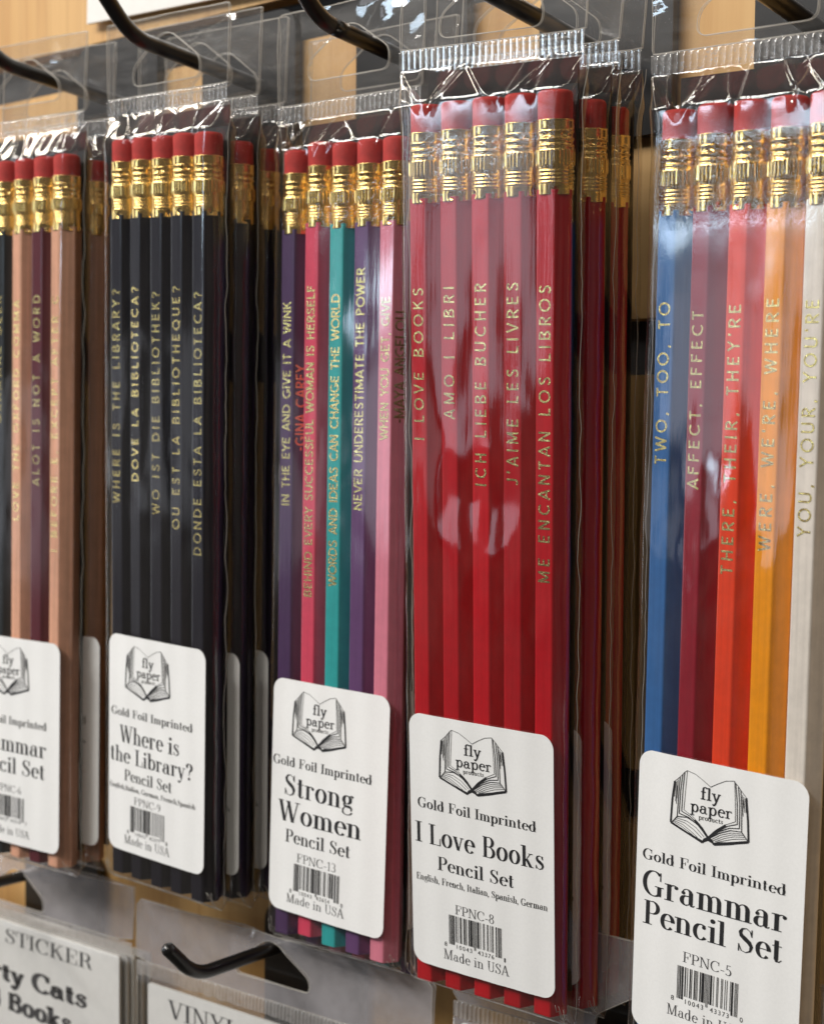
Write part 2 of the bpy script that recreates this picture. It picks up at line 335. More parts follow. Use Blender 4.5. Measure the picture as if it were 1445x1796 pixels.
    if c == 'G':
        g.arc(.41, .5, .335, .49, 48, 300, n=26); g.stem(.66, .64, .98, H * 1.2); g.stem(.62, .04, .42); g.head(.62, .42, .12); g.stroke([(.57, .07), (.50, .025), (.41, .012)], H * 1.2); return .80, g.p
    if c == 'I': g.stem(.17, 0, 1); g.foot(.17, .14); g.head(.17, 1, .14); return .36, g.p
    if c == 'K': g.stem(.17, 0, 1); g.foot(.17, .13); g.head(.17, 1, .13); g.diag(.2, .38, .62, 1, H * 1.4); g.diag(.66, 0, .34, .60, T * 1.05); g.hair(.48, .76, 1, False); g.hair(.52, .82, 0); return .80, g.p
    if c == 'L': g.stem(.17, 0, 1); g.head(.17, 1, .14); g.hair(.03, .60, 0); g.stem(.60, 0, .36, H * 1.2); return .64, g.p
    if c == 'M': g.stem(.13, 0, 1, H * 1.3); g.diag(.15, 1, .44, 0, T); g.diag(.46, .03, .74, 1, H * 1.3); g.stem(.78, 0, 1); g.hair(.0, .26, 0); g.foot(.78, .13); g.hair(.0, .2, 1, False); g.hair(.7, .94, 1, False); return .96, g.p
    if c == 'N': g.stem(.14, 0, 1, H * 1.3); g.diag(.15, 1, .64, 0, T); g.stem(.66, 0, 1, H * 1.3); g.hair(.0, .27, 0); g.hair(0, .2, 1, False); g.hair(.54, .79, 1, False); return .80, g.p
    if c == 'P': g.stem(.17, 0, 1); g.foot(.17, .14); g.hair(.03, .36, 1, False); g.hair(.17, .36, .46); g.arc(.34, .735, .235, .262, 90, -90); return .64, g.p
    if c == 'R': g.stem(.17, 0, 1); g.foot(.17, .12); g.hair(.03, .36, 1, False); g.hair(.17, .36, .48); g.arc(.34, .745, .22, .25, 90, -90); g.stroke([(.36, .49), (.50, .42), (.55, .28), (.57, .10), (.64, .02), (.72, .07)], [H, T * .8, T, T * .9, H * 1.5, H]); return .74, g.p
    if c == 'S':
        g.stroke([(.52, .72), (.47, .90), (.34, .985), (.20, .94), (.13, .80), (.17, .67), (.30, .56), (.45, .44), (.53, .29), (.49, .11), (.34, .015), (.18, .06), (.09, .28)],
                 [H, H, H, T * .5, T * .85, T, T * 1.15, T * 1.1, T * .9, T * .5, H, H, H]); g.stem(.535, .68, .98, H * 1.2); g.stem(.085, .02, .32, H * 1.2); return .63, g.p
    if c == 'T': g.stem(.34, 0, 1); g.foot(.34, .14); g.hair(.03, .65, 1, False); g.stem(.035, .66, 1, H * 1.2); g.stem(.645, .66, 1, H * 1.2); return .68, g.p
    if c == 'U': g.stem(.17, .3, 1); g.head(.17, 1, .13); g.arc(.40, .3, .23, .29, 180, 360, k=.4); g.stem(.63, .28, 1, H * 1.3); g.hair(.50, .76, 1, False); return .78, g.p
    if c == 'V': g.diag(.12, 1, .38, 0, T); g.diag(.63, 1, .40, .05, H * 1.3); g.hair(0, .29, 1, False); g.hair(.52, .76, 1, False); return .74, g.p
    if c == 'W': g.diag(.12, 1, .33, 0, T); g.diag(.52, 1, .35, .05, H * 1.3); g.diag(.50, 1, .72, 0, T); g.diag(.94, 1, .74, .05, H * 1.3); g.hair(0, .27, 1, False); g.hair(.38, .60, 1, False); g.hair(.82, 1.06, 1, False); return 1.04, g.p
    if c == 'Y': g.diag(.12, 1, .34, .45, T); g.diag(.60, 1, .36, .46, H * 1.3); g.stem(.35, 0, .46); g.foot(.35, .13); g.hair(0, .28, 1, False); g.hair(.48, .72, 1, False); return .70, g.p
    # figures and stops
    if c == '1': g.stem(.22, 0, 1, T * .8); g.foot(.22, .1); g.stroke([(.22, 1), (.15, .9), (.06, .86)], H * 1.3); return .42, g.p
    if c == '3': g.arc(.24, .75, .17, .235, 150, -80, T=T * .8); g.arc(.23, .265, .20, .255, 85, -150, T=T * .9); return .50, g.p
    if c == '5': g.stroke([(.13, .55), (.15, .98)], H * 1.3); g.rect(.14, .92, .42, .98); g.arc(.23, .30, .20, .29, 125, -145, T=T * .9); return .50, g.p
    if c == '6': g.arc(.26, .28, .18, .27, 0, 360, T=T * .8); g.arc(.42, .42, .34, .56, 95, 200, T=T * .8); return .52, g.p
    if c == '8': g.arc(.26, .76, .155, .225, 0, 360, T=T * .8); g.arc(.26, .27, .19, .26, 0, 360, T=T * .85); return .52, g.p
    if c == '9': g.arc(.26, .72, .18, .27, 0, 360, T=T * .8); g.arc(.10, .58, .34, .56, -85, 20, T=T * .8); return .52, g.p
    if c == '?': g.arc(.27, .76, .17, .225, 165, -60, T=T); g.disc(.12, .78, t * .9); g.stroke([(.36, .58), (.28, .46), (.27, .28)], [T * .8, H * 1.5, H * 1.3]); g.disc(.27, .07, T * .6); return .52, g.p
    if c == ',': g.disc(.10, .05, T * .55); g.stroke([(.14, .05), (.12, -.08), (.06, -.16)], [T * .5, H * 1.5, H]); return .24, g.p
    if c == '-': g.rect(.04, .28, .32, .28 + max(H, .06)); return .36, g.p
    if c == '.': g.disc(.10, .06, T * .6); return .24, g.p
    return .5, g.p
def serif_line(text, x0, x1, zb, cap, T=.145, H=.035, slope=0.):
    polys = []; x = 0
    for ch in text:
        a, p = glyph(ch, T, H)
        polys += [[(q[0] + x, q[1]) for q in pl] for pl in p]; x += a + .02
    lo = min(q[0] for pl in polys for q in pl); hi = max(q[0] for pl in polys for q in pl)
    k = (x1 - x0) / (hi - lo)
    return [[(x0 + (q[0] - lo) * k, zb + q[1] * cap + slope * (q[0] - lo) * k) for q in pl] for pl in polys]
def sans_mesh(text, space=1.0, wspace=1.6, offset=0.0):
    cu = bpy.data.curves.new('t', 'FONT'); cu.body = text; cu.size = 1; cu.space_character = space; cu.space_word = wspace; cu.offset = offset; cu.resolution_u = 6
    o = bpy.data.objects.new('t', cu); COL.objects.link(o)
    dg = bpy.context.evaluated_depsgraph_get(); dg.update()
    me = o.evaluated_get(dg).to_mesh()
    v = [tuple(p.co) for p in me.vertices]; f = [tuple(p.vertices) for p in me.polygons]
    o.evaluated_get(dg).to_mesh_clear(); bpy.data.objects.remove(o); bpy.data.curves.remove(cu)
    return v, f
_v, _ = sans_mesh('H'); CAPH = max(p[1] for p in _v) - min(p[1] for p in _v)
def sans_fit(text, length, cap, offset=0.0):
    """sans capitals, cap height CAP and overall LENGTH; spacing opens up first, then the letters narrow"""
    k = cap / CAPH
    ext = lambda v: max(p[0] for p in v) - min(p[0] for p in v)
    v1, f = sans_mesh(text, 1.0, 1.5, offset); v2, _ = sans_mesh(text, 1.5, 1.5, offset)
    w1, w2 = ext(v1) * k, ext(v2) * k
    s = 1 + .5 * (length - w1) / (w2 - w1) if w2 > w1 else 1
    s = max(1.0, min(2.2, s)); v, f = sans_mesh(text, s, 1.5, offset)
    lo = min(p[0] for p in v); kx = length / (max(p[0] for p in v) - lo)
    return [((p[0] - lo) * kx, p[1] * k) for p in v], f

def caps_glyph(c, w):
    """monoline capitals for the foil stamping; W is the stroke width"""
    g = Pen(w, w); h = w / 2; A = lambda *a: g.stroke(_arc(*a), w)
    def S_(*p): g.stroke(list(p), w)
    if c == ' ': return .42, []
    if c == 'A': S_((.03, 0), (.36, 1)); S_((.69, 0), (.36, 1)); S_((.15, .3), (.57, .3)); return .72, g.p
    if c == 'B': S_((.1, 0), (.1, 1)); S_((.1, 1 - h), (.35, 1 - h)); S_((.1, .53), (.37, .53)); S_((.1, h), (.37, h)); A(.34, .76, .20, .24 - h, 90, -90); A(.36, .265, .23, .265 - h, 90, -90); return .68, g.p
    if c == 'C': A(.45, .5, .38, .5 - h, 45, 315, 22); return .80, g.p
    if c == 'D': S_((.1, 0), (.1, 1)); S_((.1, 1 - h), (.32, 1 - h)); S_((.1, h), (.32, h)); A(.31, .5, .40, .5 - h, 90, -90); return .80, g.p
    if c in 'EF':
        S_((.1, 0), (.1, 1)); S_((.1, 1 - h), (.55, 1 - h)); S_((.1, .52), (.5, .52))
        if c == 'E': S_((.1, h), (.56, h))
        return .62, g.p
    if c == 'G': A(.45, .5, .38, .5 - h, 48, 330, 22); S_((.5, .42), (.80, .42)); S_((.78, .45), (.78, .17)); return .86, g.p
    if c == 'H': S_((.1, 0), (.1, 1)); S_((.62, 0), (.62, 1)); S_((.1, .52), (.62, .52)); return .74, g.p
    if c == 'I': S_((.1, 0), (.1, 1)); return .24, g.p
    if c == 'J': S_((.34, 1), (.34, .25)); A(.17, .25, .17, .25 - h, 0, -150, 10); return .46, g.p
    if c == 'K': S_((.1, 0), (.1, 1)); S_((.58, 1), (.12, .42)); S_((.27, .58), (.62, 0)); return .66, g.p
    if c == 'L': S_((.1, 0), (.1, 1)); S_((.1, h), (.54, h)); return .58, g.p
    if c == 'M': S_((.1, 0), (.1, 1)); S_((.1, .98), (.44, .12)); S_((.44, .12), (.78, .98)); S_((.78, 0), (.78, 1)); return .90, g.p
    if c == 'N': S_((.1, 0), (.1, 1)); S_((.1, .97), (.64, .03)); S_((.64, 0), (.64, 1)); return .76, g.p
    if c in 'OQ':
        A(.46, .5, .39, .5 - h, 0, 360, 30)
        if c == 'Q': S_((.55, .25), (.82, -.06))
        return .92, g.p
    if c in 'PR':
        S_((.1, 0), (.1, 1)); S_((.1, 1 - h), (.34, 1 - h)); S_((.1, .45), (.34, .45)); A(.33, .725, .22, .275 - h, 90, -90)
        if c == 'R': S_((.30, .45), (.60, 0))
        return .64, g.p
    if c == 'S': S_((.52, .80), (.45, .91), (.32, .94), (.18, .90), (.11, .76), (.17, .62), (.32, .53), (.47, .43), (.54, .27), (.47, .11), (.31, .055), (.15, .09), (.07, .22)); return .62, g.p
    if c == 'T': S_((.32, 0), (.32, 1)); S_((.02, 1 - h), (.62, 1 - h)); return .64, g.p
    if c == 'U': S_((.1, 1), (.1, .3)); S_((.64, 1), (.64, .3)); A(.37, .3, .27, .3 - h, 180, 360); return .74, g.p
    if c == 'V': S_((.03, 1), (.34, .02)); S_((.65, 1), (.34, .02)); return .68, g.p
    if c == 'W': S_((.03, 1), (.27, .02)); S_((.27, .02), (.5, .95)); S_((.5, .95), (.73, .02)); S_((.73, .02), (.97, 1)); return 1.0, g.p
    if c == 'X': S_((.04, 0), (.62, 1)); S_((.04, 1), (.62, 0)); return .66, g.p
    if c == 'Y': S_((.02, 1), (.33, .48)); S_((.64, 1), (.33, .48)); S_((.33, 0), (.33, .5)); return .66, g.p
    if c == '?': A(.30, .72, .22, .28 - h, 165, -70, 16); S_((.37, .47), (.29, .38), (.28, .24)); g.disc(.28, .06, w * .62); return .58, g.p
    if c == "'": S_((.1, 1), (.08, .74)); return .2, g.p
    if c == ',': S_((.13, .1), (.06, -.14)); return .26, g.p
    if c == '-': S_((.04, .42), (.32, .42)); return .36, g.p
    return .5, g.p
# ------------------------------------------------------------------ pencils
S, APO, PITCH, LEN, FB = 4.018, 3.48, 7.731, 190.5, 19.96
HB, HT = -LEN / 2, LEN / 2
def barrel_mesh():
    prof = []
    r = .55
    for k in range(6):
        a = R(60 * k)
        cx, cyy = (S - r / math.cos(R(30))) * math.cos(a), (S - r / math.cos(R(30))) * math.sin(a)
        for d in (-30, -10, 10, 30): prof.append((cx + r * math.cos(a + R(d)), cyy + r * math.sin(a + R(d))))
    n = len(prof); zs = [HB, HB + .12, HB + 30, 0, HT - FB + 1.0]; v = []; f = []
    for i, z in enumerate(zs):
        k = .97 if i == 0 else 1
        v += [(x * k, y * k, z) for x, y in prof]
    for i in range(len(zs) - 1):
        f += [(i * n + k, i * n + (k + 1) % n, (i + 1) * n + (k + 1) % n, (i + 1) * n + k) for k in range(n)]
    f += [tuple(range(n))[::-1]]
    return v, f
BARREL = {}
_bv, _bf = barrel_mesh()
for k, m in PAINT.items(): BARREL[k] = mesh('barrel', _bv, _bf, m)
def lathe(prof, n, fn=None):
    v = []; f = []
    for i, (z, r) in enumerate(prof):
        for k in range(n):
            a = 2 * math.pi * k / n; rr = r + (fn(z, a, k) if fn else 0); v.append((rr * math.cos(a), rr * math.sin(a), z))
    m = len(prof)
    for i in range(m - 1): f += [(i * n + k, i * n + (k + 1) % n, (i + 1) * n + (k + 1) % n, (i + 1) * n + k) for k in range(n)]
    return v, f
def ferrule_mesh(seed):
    z0 = HT - FB; h = 14.3; prof = []
    rings = [.165, .215, .265, .318, .655, .742, .842]; rw = .017
    m = 96
    for i in range(m + 1):
        t = i / m; r = 3.74
        for c in rings: r += .27 * math.exp(-((t - c) / rw) ** 2)
        for a, b in ((.14, .345), (.63, .87)):
            if a < t < b: r -= .16
        if .385 < t < .60: r = 3.86
        if t > .985: r += .05
        prof.append((z0 + t * h, r))
    prof = [(z0 - .02, 3.3)] + prof + [(z0 + h + .02, 3.3)]
    rnd = random.Random(seed); d0 = rnd.uniform(0, 6.28)
    dim = [(d0 + q * 2.09, .072) for q in range(3)] + [(d0 + .5 + q * 1.05, .80) for q in range(6)]
    n = 120
    def fn(z, a, k):
        t = (z - z0) / h; d = 0
        if .385 < t < .60:
            e = min(1, (t - .385) / .02, (.60 - t) / .02); d += e * (.11 if k % 4 < 2 else -.11)
        for aa, tt in dim:
            da = (a - aa + math.pi) % (2 * math.pi) - math.pi
            d -= .42 * math.exp(-((da * 3.74) / .55) ** 2 - ((t - tt) * h / .55) ** 2)
        return d
    return lathe(prof, n, fn)
FERR = [mesh('ferrule', *ferrule_mesh(s), M_BRASS, True) for s in range(4)]
def eraser_mesh():
    z1 = HT; r = 3.42; b = .9
    prof = [(z1 - 7, r), (z1 - 3, r + .02), (z1 - b, r + .02)] + [(z1 - b + b * math.sin(R(q)), r - b + b * math.cos(R(q))) for q in (20, 40, 60, 75, 90)] + [(z1 + .02, 1.2), (z1 + .03, .05)]
    return lathe(prof, 40, lambda z, a, k: .03 * math.sin(5 * a + z) * (1 if z < z1 - .2 else 0))
ERAS = mesh('eraser', *eraser_mesh(), M_ERASER, True)
PNAME = {'red': 'dark red', 'navy': 'navy black', 'plum': 'dark plum', 'coral': 'coral pink', 'teal': 'teal', 'purple': 'mauve purple', 'pink': 'pale pink',
         'black': 'blackish green', 'natural': 'natural wood', 'maroon': 'dark maroon', 'blue': 'blue', 'wine': 'wine red', 'orange': 'orange', 'amber': 'amber', 'white': 'white'}
def foil(parent, text, z0, z1, cap, face, offset=0.0):
    """words pressed along one face of the barrel, reading upwards"""
    gl = [caps_glyph(c, .165 if cap < 2.7 else .15) for c in text]; n = len(text); ln = z1 - z0
    nat = sum(q[0] for q in gl) * cap
    kx = min(1.0, ln / (nat + .05 * cap * n)); gap = (ln - nat * kx) / max(1, n - 1)      # narrow the letters or open the spacing
    a = R(-90 + 60 * face); nx, ny = math.cos(a), math.sin(a); tx, ty = -ny, nx     # outward normal and the face's sideways direction
    V = []; f = []; x = 0; k = 0
    for adv, polys in gl:
        for pl in polys:
            o = len(V); up_ = APO + .03 + .004 * (k % 7); k += 1
            for px, py in pl:
                q = -(py - .5) * cap; V.append((nx * up_ + tx * q, ny * up_ + ty * q, z0 + x + px * cap * kx))
            f.append(tuple(range(o, o + len(pl))))
        x += adv * cap * kx + gap
    return link('lettering', mesh('lettering', V, f, M_FOIL), parent)
def pencil(P, i, color, label, group, texts=(), dz=0, rot=0, cap=2.55, dx=0, offset=0.0):
    m = shift(P, (i - 2) * PITCH + dx, 0, dz) @ Matrix.Rotation(R(rot), 4, 'Z')
    t = thing('pencil', label, 'pencil', m, group)
    link('barrel', BARREL[color], t)
    fo = link('ferrule', FERR[random.randrange(4)], t); fo.rotation_euler.z = random.choice((0, 1.05, 2.1, 3.14))
    link('eraser', ERAS, t)
    for (tx, z0, z1, face) in texts: foil(t, tx, z0, z1, cap, face, offset)
    return t

# ------------------------------------------------------------------ sleeves
LW, LH = 18.46, 28.58
def label_y(x): return -4.98 + .22 * (x / LW) ** 2 + .045 * math.cos(2 * math.pi * x / PITCH)
LOGO = [(0,[(-6.97,26.18),(-5.03,25.8),(-3.1,24.82),(-1.66,23.95)]),(0,[(-1.66,23.95),(-0.1,24.89),(1.61,25.77),(3.47,26.13)]),(0,[(-6.97,26.18),(-7.22,22.52),(-7.46,18.24)]),(0,[(3.47,26.13),(3.77,22.29),(3.97,18.3)]),(0,[(-7.46,18.24),(-5.61,17.45),(-3.69,16.12),(-1.82,13.96)]),(0,[(3.97,18.3),(1.9,17.26),(-0.04,15.74),(-1.82,13.96)]),(1,[(-7.53,25.78),(-7.81,22.43),(-7.97,17.88)]),(1,[(-7.97,17.88),(-6.05,17.28),(-4.12,16.04),(-1.82,13.91)]),(1,[(-7.98,25.25),(-8.33,21.98),(-8.51,17.33)]),(1,[(-8.51,17.33),(-6.28,16.97),(-4.12,15.86),(-1.83,13.87)]),(0,[(-6.97,26.18),(-7.53,25.78)]),(0,[(-7.53,25.78),(-7.98,25.25)]),(0,[(-7.98,25.25),(-8.54,24.62)]),(0,[(-8.54,24.62),(-9.7,23.57)]),(1,[(-8.54,24.62),(-8.76,20.99),(-8.92,16.61)]),(2,[(-9.7,23.57),(-10.13,19.84),(-10.32,15.16)]),(2,[(-10.32,15.16),(-6.77,13.92),(-2.99,12.65)]),(1,[(-8.92,16.61),(-10.0,15.31)]),(1,[(-8.92,16.61),(-6.72,16.89),(-4.12,16.04),(-2.0,13.84)]),(0,[(-9.48,15.96),(-7.18,15.7),(-5.01,14.78),(-3.3,13.61)]),(0,[(-9.64,15.65),(-7.62,15.26),(-5.67,14.3),(-4.17,13.46)]),(0,[(-9.14,16.29),(-6.73,16.15),(-4.57,15.32),(-2.64,13.82)]),(0,[(-9.78,15.44),(-7.85,14.85),(-5.9,13.98),(-4.17,13.23)]),(1,[(-10.05,15.21),(-6.77,14.01),(-2.77,12.91)]),(1,[(3.71,25.79),(4.19,22.17),(4.4,17.87)]),(1,[(4.4,17.87),(2.32,17.06),(0.17,15.59),(-1.74,13.88)]),(1,[(4.33,25.26),(4.75,21.72),(4.89,17.14)]),(1,[(4.89,17.14),(2.74,16.77),(0.39,15.54),(-1.65,13.86)]),(0,[(3.47,26.13),(3.71,25.79)]),(0,[(3.71,25.79),(4.33,25.26)]),(0,[(4.33,25.26),(4.85,24.66)]),(0,[(4.85,24.66),(6.08,23.38)]),(1,[(4.85,24.66),(5.22,21.08),(5.37,16.59)]),(2,[(6.08,23.38),(6.59,19.15),(6.91,14.87)]),(2,[(6.91,14.87),(3.12,13.74),(-0.51,12.78)]),(1,[(5.37,16.59),(6.71,15.11)]),(1,[(5.37,16.59),(2.95,16.35),(0.6,15.3),(-1.57,13.82)]),(0,[(5.57,16.26),(3.15,15.93),(0.8,14.97),(-1.14,13.62)]),(0,[(5.78,16.03),(3.36,15.6),(1.12,14.66),(-0.71,13.52)]),(0,[(6.09,15.72),(3.78,15.31),(1.65,14.48),(-0.29,13.41)]),(0,[(6.29,15.39),(3.98,14.9),(2.07,14.19),(-0.08,13.3)]),(1,[(6.71,15.05),(3.13,14.05),(-0.51,13.09)]),(2,[(-2.99,12.65),(-2.65,13.36),(-1.83,13.87),(-1.04,13.55),(-0.51,12.78)]),(2,[(-2.77,12.97),(-1.83,13.46),(-0.83,13.13)]),(2,[(-4.98,16.73),(-3.26,15.55),(-1.87,13.94)]),(2,[(1.9,17.17),(-0.25,15.52),(-1.74,13.92)]),(0,[(-9.44,23.46),(-9.68,20.47)]),(0,[(-9.21,23.68),(-9.43,19.58)]),(0,[(-8.94,24.0),(-9.11,20.19)]),(0,[(-9.1,22.78),(-9.24,19.06)]),(0,[(5.87,23.17),(6.15,20.51)]),(0,[(5.56,23.48),(5.84,20.46)]),(0,[(5.26,23.79),(5.56,19.69)]),(0,[(5.39,22.91),(5.7,21.16)])]
UPCL = ['0001101', '0011001', '0010011', '0111101', '0100011', '0110001', '0101111', '0111011', '0110111', '0001011']
def barcode(x0, x1, z0, z1, digits):
    bits = '101' + ''.join(UPCL[int(d)] for d in digits[:6]) + '01010' + ''.join(''.join('1' if c == '0' else '0' for c in UPCL[int(d)]) for d in digits[6:]) + '101'
    u = (x1 - x0) / len(bits); polys = []; i = 0
    while i < len(bits):
        j = i
        while j < len(bits) and bits[j] == bits[i]: j += 1
        if bits[i] == '1':
            long = i < 10 or i > 84 or 44 < i < 50
            polys.append([(x0 + i * u, z0 - (.75 if long else 0)), (x0 + j * u, z0 - (.75 if long else 0)), (x0 + j * u, z1), (x0 + i * u, z1)])
        i = j
    return polys
def sans_polys(text, x0, x1, zb, cap):
    if len(text) == 1: x1 = x0 + (.35 if text == '1' else .62)
    v, f = sans_fit(text, x1 - x0, cap); return [[(x0 + v[i][0], zb + v[i][1]) for i in q] for q in f]
def on_label(name, polys, mat, parent, off=.06):
    V = []; Fc = []
    for pl in polys:
        o = len(V); V += [(x, label_y(x) - off, z) for x, z in pl]; Fc.append(tuple(range(o, o + len(pl))))
    return mesh(name, V, Fc, mat)
DIDONE = dict(T=.15, H=.036); LIGHT = dict(T=.10, H=.04)
SHEETS = {
 'D': dict(dx=0, lines=[('Gold Foil Imprinted', -16.5, 14.1, 7.5, 2.3, DIDONE), ('I Love Books', -17.3, 16.0, -.45, 4.6, DIDONE), ('Pencil Set', -11.3, 8.5, -5.9, 3.05, DIDONE),
    ('English, French, Italian, Spanish, German', -17.2, 16.8, -9.2, 1.55, DIDONE), ('FPNC-8', -6.8, 3.4, -15.1, 2.1, LIGHT), ('Made in USA', -10.0, 7.2, -26.05, 2.3, LIGHT)], bar=(-8.5, 5.3, -21.6, -15.6), num='810043433761'),
 'C': dict(dx=-1.4, lines=[('Gold Foil Imprinted', -18.0, 13.7, 7.4, 2.3, DIDONE), ('Strong', -13.8, 8.4, .2, 5.2, DIDONE), ('Women', -16.0, 11.0, -6.3, 5.1, DIDONE),
    ('Pencil Set', -13.3, 7.7, -11.3, 3.2, DIDONE), ('FPNC-13', -9.3, 3.4, -15.6, 2.1, LIGHT), ('Made in USA', -12.3, 6.5, -26.15, 2.2, LIGHT)], bar=(-10.1, 4.7, -22.2, -16.2), num='810043436540'),
 'B': dict(dx=-1.3, lines=[('Gold Foil Imprinted', -17.4, 14.0, 7.3, 2.15, DIDONE), ('Where is', -14.0, 9.2, .4, 4.5, DIDONE), ('the Library?', -17.7, 14.2, -5.0, 4.2, DIDONE),
    ('Pencil Set', -12.0, 6.5, -9.6, 2.95, DIDONE), ('English,Italian, German, French,Spanish', -17.9, 15.3, -12.2, 1.35, DIDONE), ('FPNC-9', -8.1, 2.3, -15.4, 1.95, LIGHT), ('Made in USA', -11.8, 6.0, -26.4, 2.3, LIGHT)], bar=(-9.5, 3.9, -22.2, -16.0), num='810043433778'),
 'E': dict(dx=-.4, lines=[('Gold Foil Imprinted', -17.0, 14.6, 6.4, 2.2, DIDONE), ('Grammar', -16.8, 15.1, -.8, 5.2, DIDONE), ('Pencil Set', -16.5, 14.4, -6.8, 4.9, DIDONE),
    ('FPNC-5', -6.9, 4.0, -12.3, 2.1, LIGHT), ('Made in USA', -10.1, 7.2, -23.9, 2.2, LIGHT)], bar=(-8.0, 5.6, -19.3, -13.3), num='810043433730'),
 'A': dict(dx=-.6, lines=[('Gold Foil Imprinted', -17.0, 13.4, 4.6, 2.2, DIDONE), ('Grammar', -17.0, 13.4, -3.0, 4.7, DIDONE), ('Pencil Set', -16.8, 12.8, -8.9, 4.4, DIDONE),
    ('FPNC-6', -7.0, 3.4, -14.3, 2.0, LIGHT), ('Made in USA', -10.3, 6.9, -26.2, 2.2, LIGHT)], bar=(-8.6, 4.6, -21.2, -15.3), num='810043433747'),
}
SHEET_ME = {}
def sheet_meshes(k):
    if k in SHEET_ME: return SHEET_ME[k]
    s = SHEETS[k]; big = []; light = []
    for (t, x0, x1, zb, cap, st) in s['lines']:
        (big if st is DIDONE else light).extend(serif_line(t, x0, x1, zb, cap, **st))
    b = s['bar']; bars = barcode(b[0], b[1], b[2], b[3], s['num']); d = s['num']; zc = b[2] - 1.45
    for t, a, c in ((d[0], b[0] - 1.25, b[0] - .55), (d[1:6], b[0] + 2.0, b[0] + 6.1), (d[6:11], b[0] + 7.6, b[0] + 11.8), (d[11], b[1] + .6, b[1] + 1.2)): bars += sans_polys(t, a, c, zc, .95)
    pen = Pen(.1, .1)
    for wt, pl in LOGO: pen.stroke([(x + s['dx'], z) for x, z in pl], (.11, .2, .42)[wt])
    logo = pen.p
    dx = s['dx']
    for t, x0, x1, zb, cap in (('fly', -3.75, .6, 21.15, 2.5), ('paper', -6.0, 3.2, 18.35, 2.35), ('products', -4.05, 1.25, 17.1, .95)):
        logo += serif_line(t, x0 + dx, x1 + dx, zb, cap, T=.125, H=.085, slope=.02)
    V = []; Fc = []
    nx, nz = 44, 22; rad = 3.0
    # rounded sheet: rows pulled in at the corners
    zs = [-LH + 2 * LH * j / nz for j in range(nz + 1)]
    zs = sorted(set(zs + [sg * (LH - rad + rad * math.sin(R(q))) for sg in (-1, 1) for q in (0, 15, 30, 45, 60, 75, 85)]))
    for z in zs:
        e = max(0, abs(z) - (LH - rad)); hw = LW - rad + math.sqrt(max(0, rad * rad - e * e))
        for i in range(nx + 1):
            x = -hw + 2 * hw * i / nx; V.append((x, label_y(x), z))
    for j in range(len(zs) - 1):
        for i in range(nx):
            a = j * (nx + 1) + i; Fc.append((a, a + 1, a + nx + 2, a + nx + 1))
    # thickness: a second skin behind
    o = len(V); V += [(x, y + .12, z) for x, y, z in V]; Fc += [tuple(q + o for q in f[::-1]) for f in Fc]
    rim = [i for i in range(nx + 1)] + [j * (nx + 1) + nx for j in range(1, len(zs))] + [(len(zs) - 1) * (nx + 1) + i for i in range(nx - 1, -1, -1)] + [j * (nx + 1) for j in range(len(zs) - 2, 0, -1)]
    for q in range(len(rim)): a, b2 = rim[q], rim[(q + 1) % len(rim)]; Fc.append((a, a + o, b2 + o, b2))
    SHEET_ME[k] = (mesh('label', V, Fc, M_LABEL), on_label('lettering', big, M_INK, None), on_label('fine_print', light, M_INK2, None), on_label('barcode', bars, M_INK, None), on_label('logo', logo, M_INK, None))
    return SHEET_ME[k]
def put_label(k, parent, lx, lz, lr):
    me = sheet_meshes(k)
    lab = link('label', me[0], parent); lab.location = (lx * MM, 0, lz * MM); lab.rotation_euler = (0, -lr, 0)
    for nm, m in zip(('lettering', 'fine_print', 'barcode', 'logo'), me[1:]): link(nm, m, lab)
    return lab
def ss(a, b, t):
    t = max(0, min(1, (t - a) / (b - a))); return t * t * (3 - 2 * t)
def fbm(x, y, z, o=3): return noise.fractal(Vector((x, y, z)), 1.0, 2.0, o)
ZSEAL0, ZSEAL1 = 102.3, 106.2
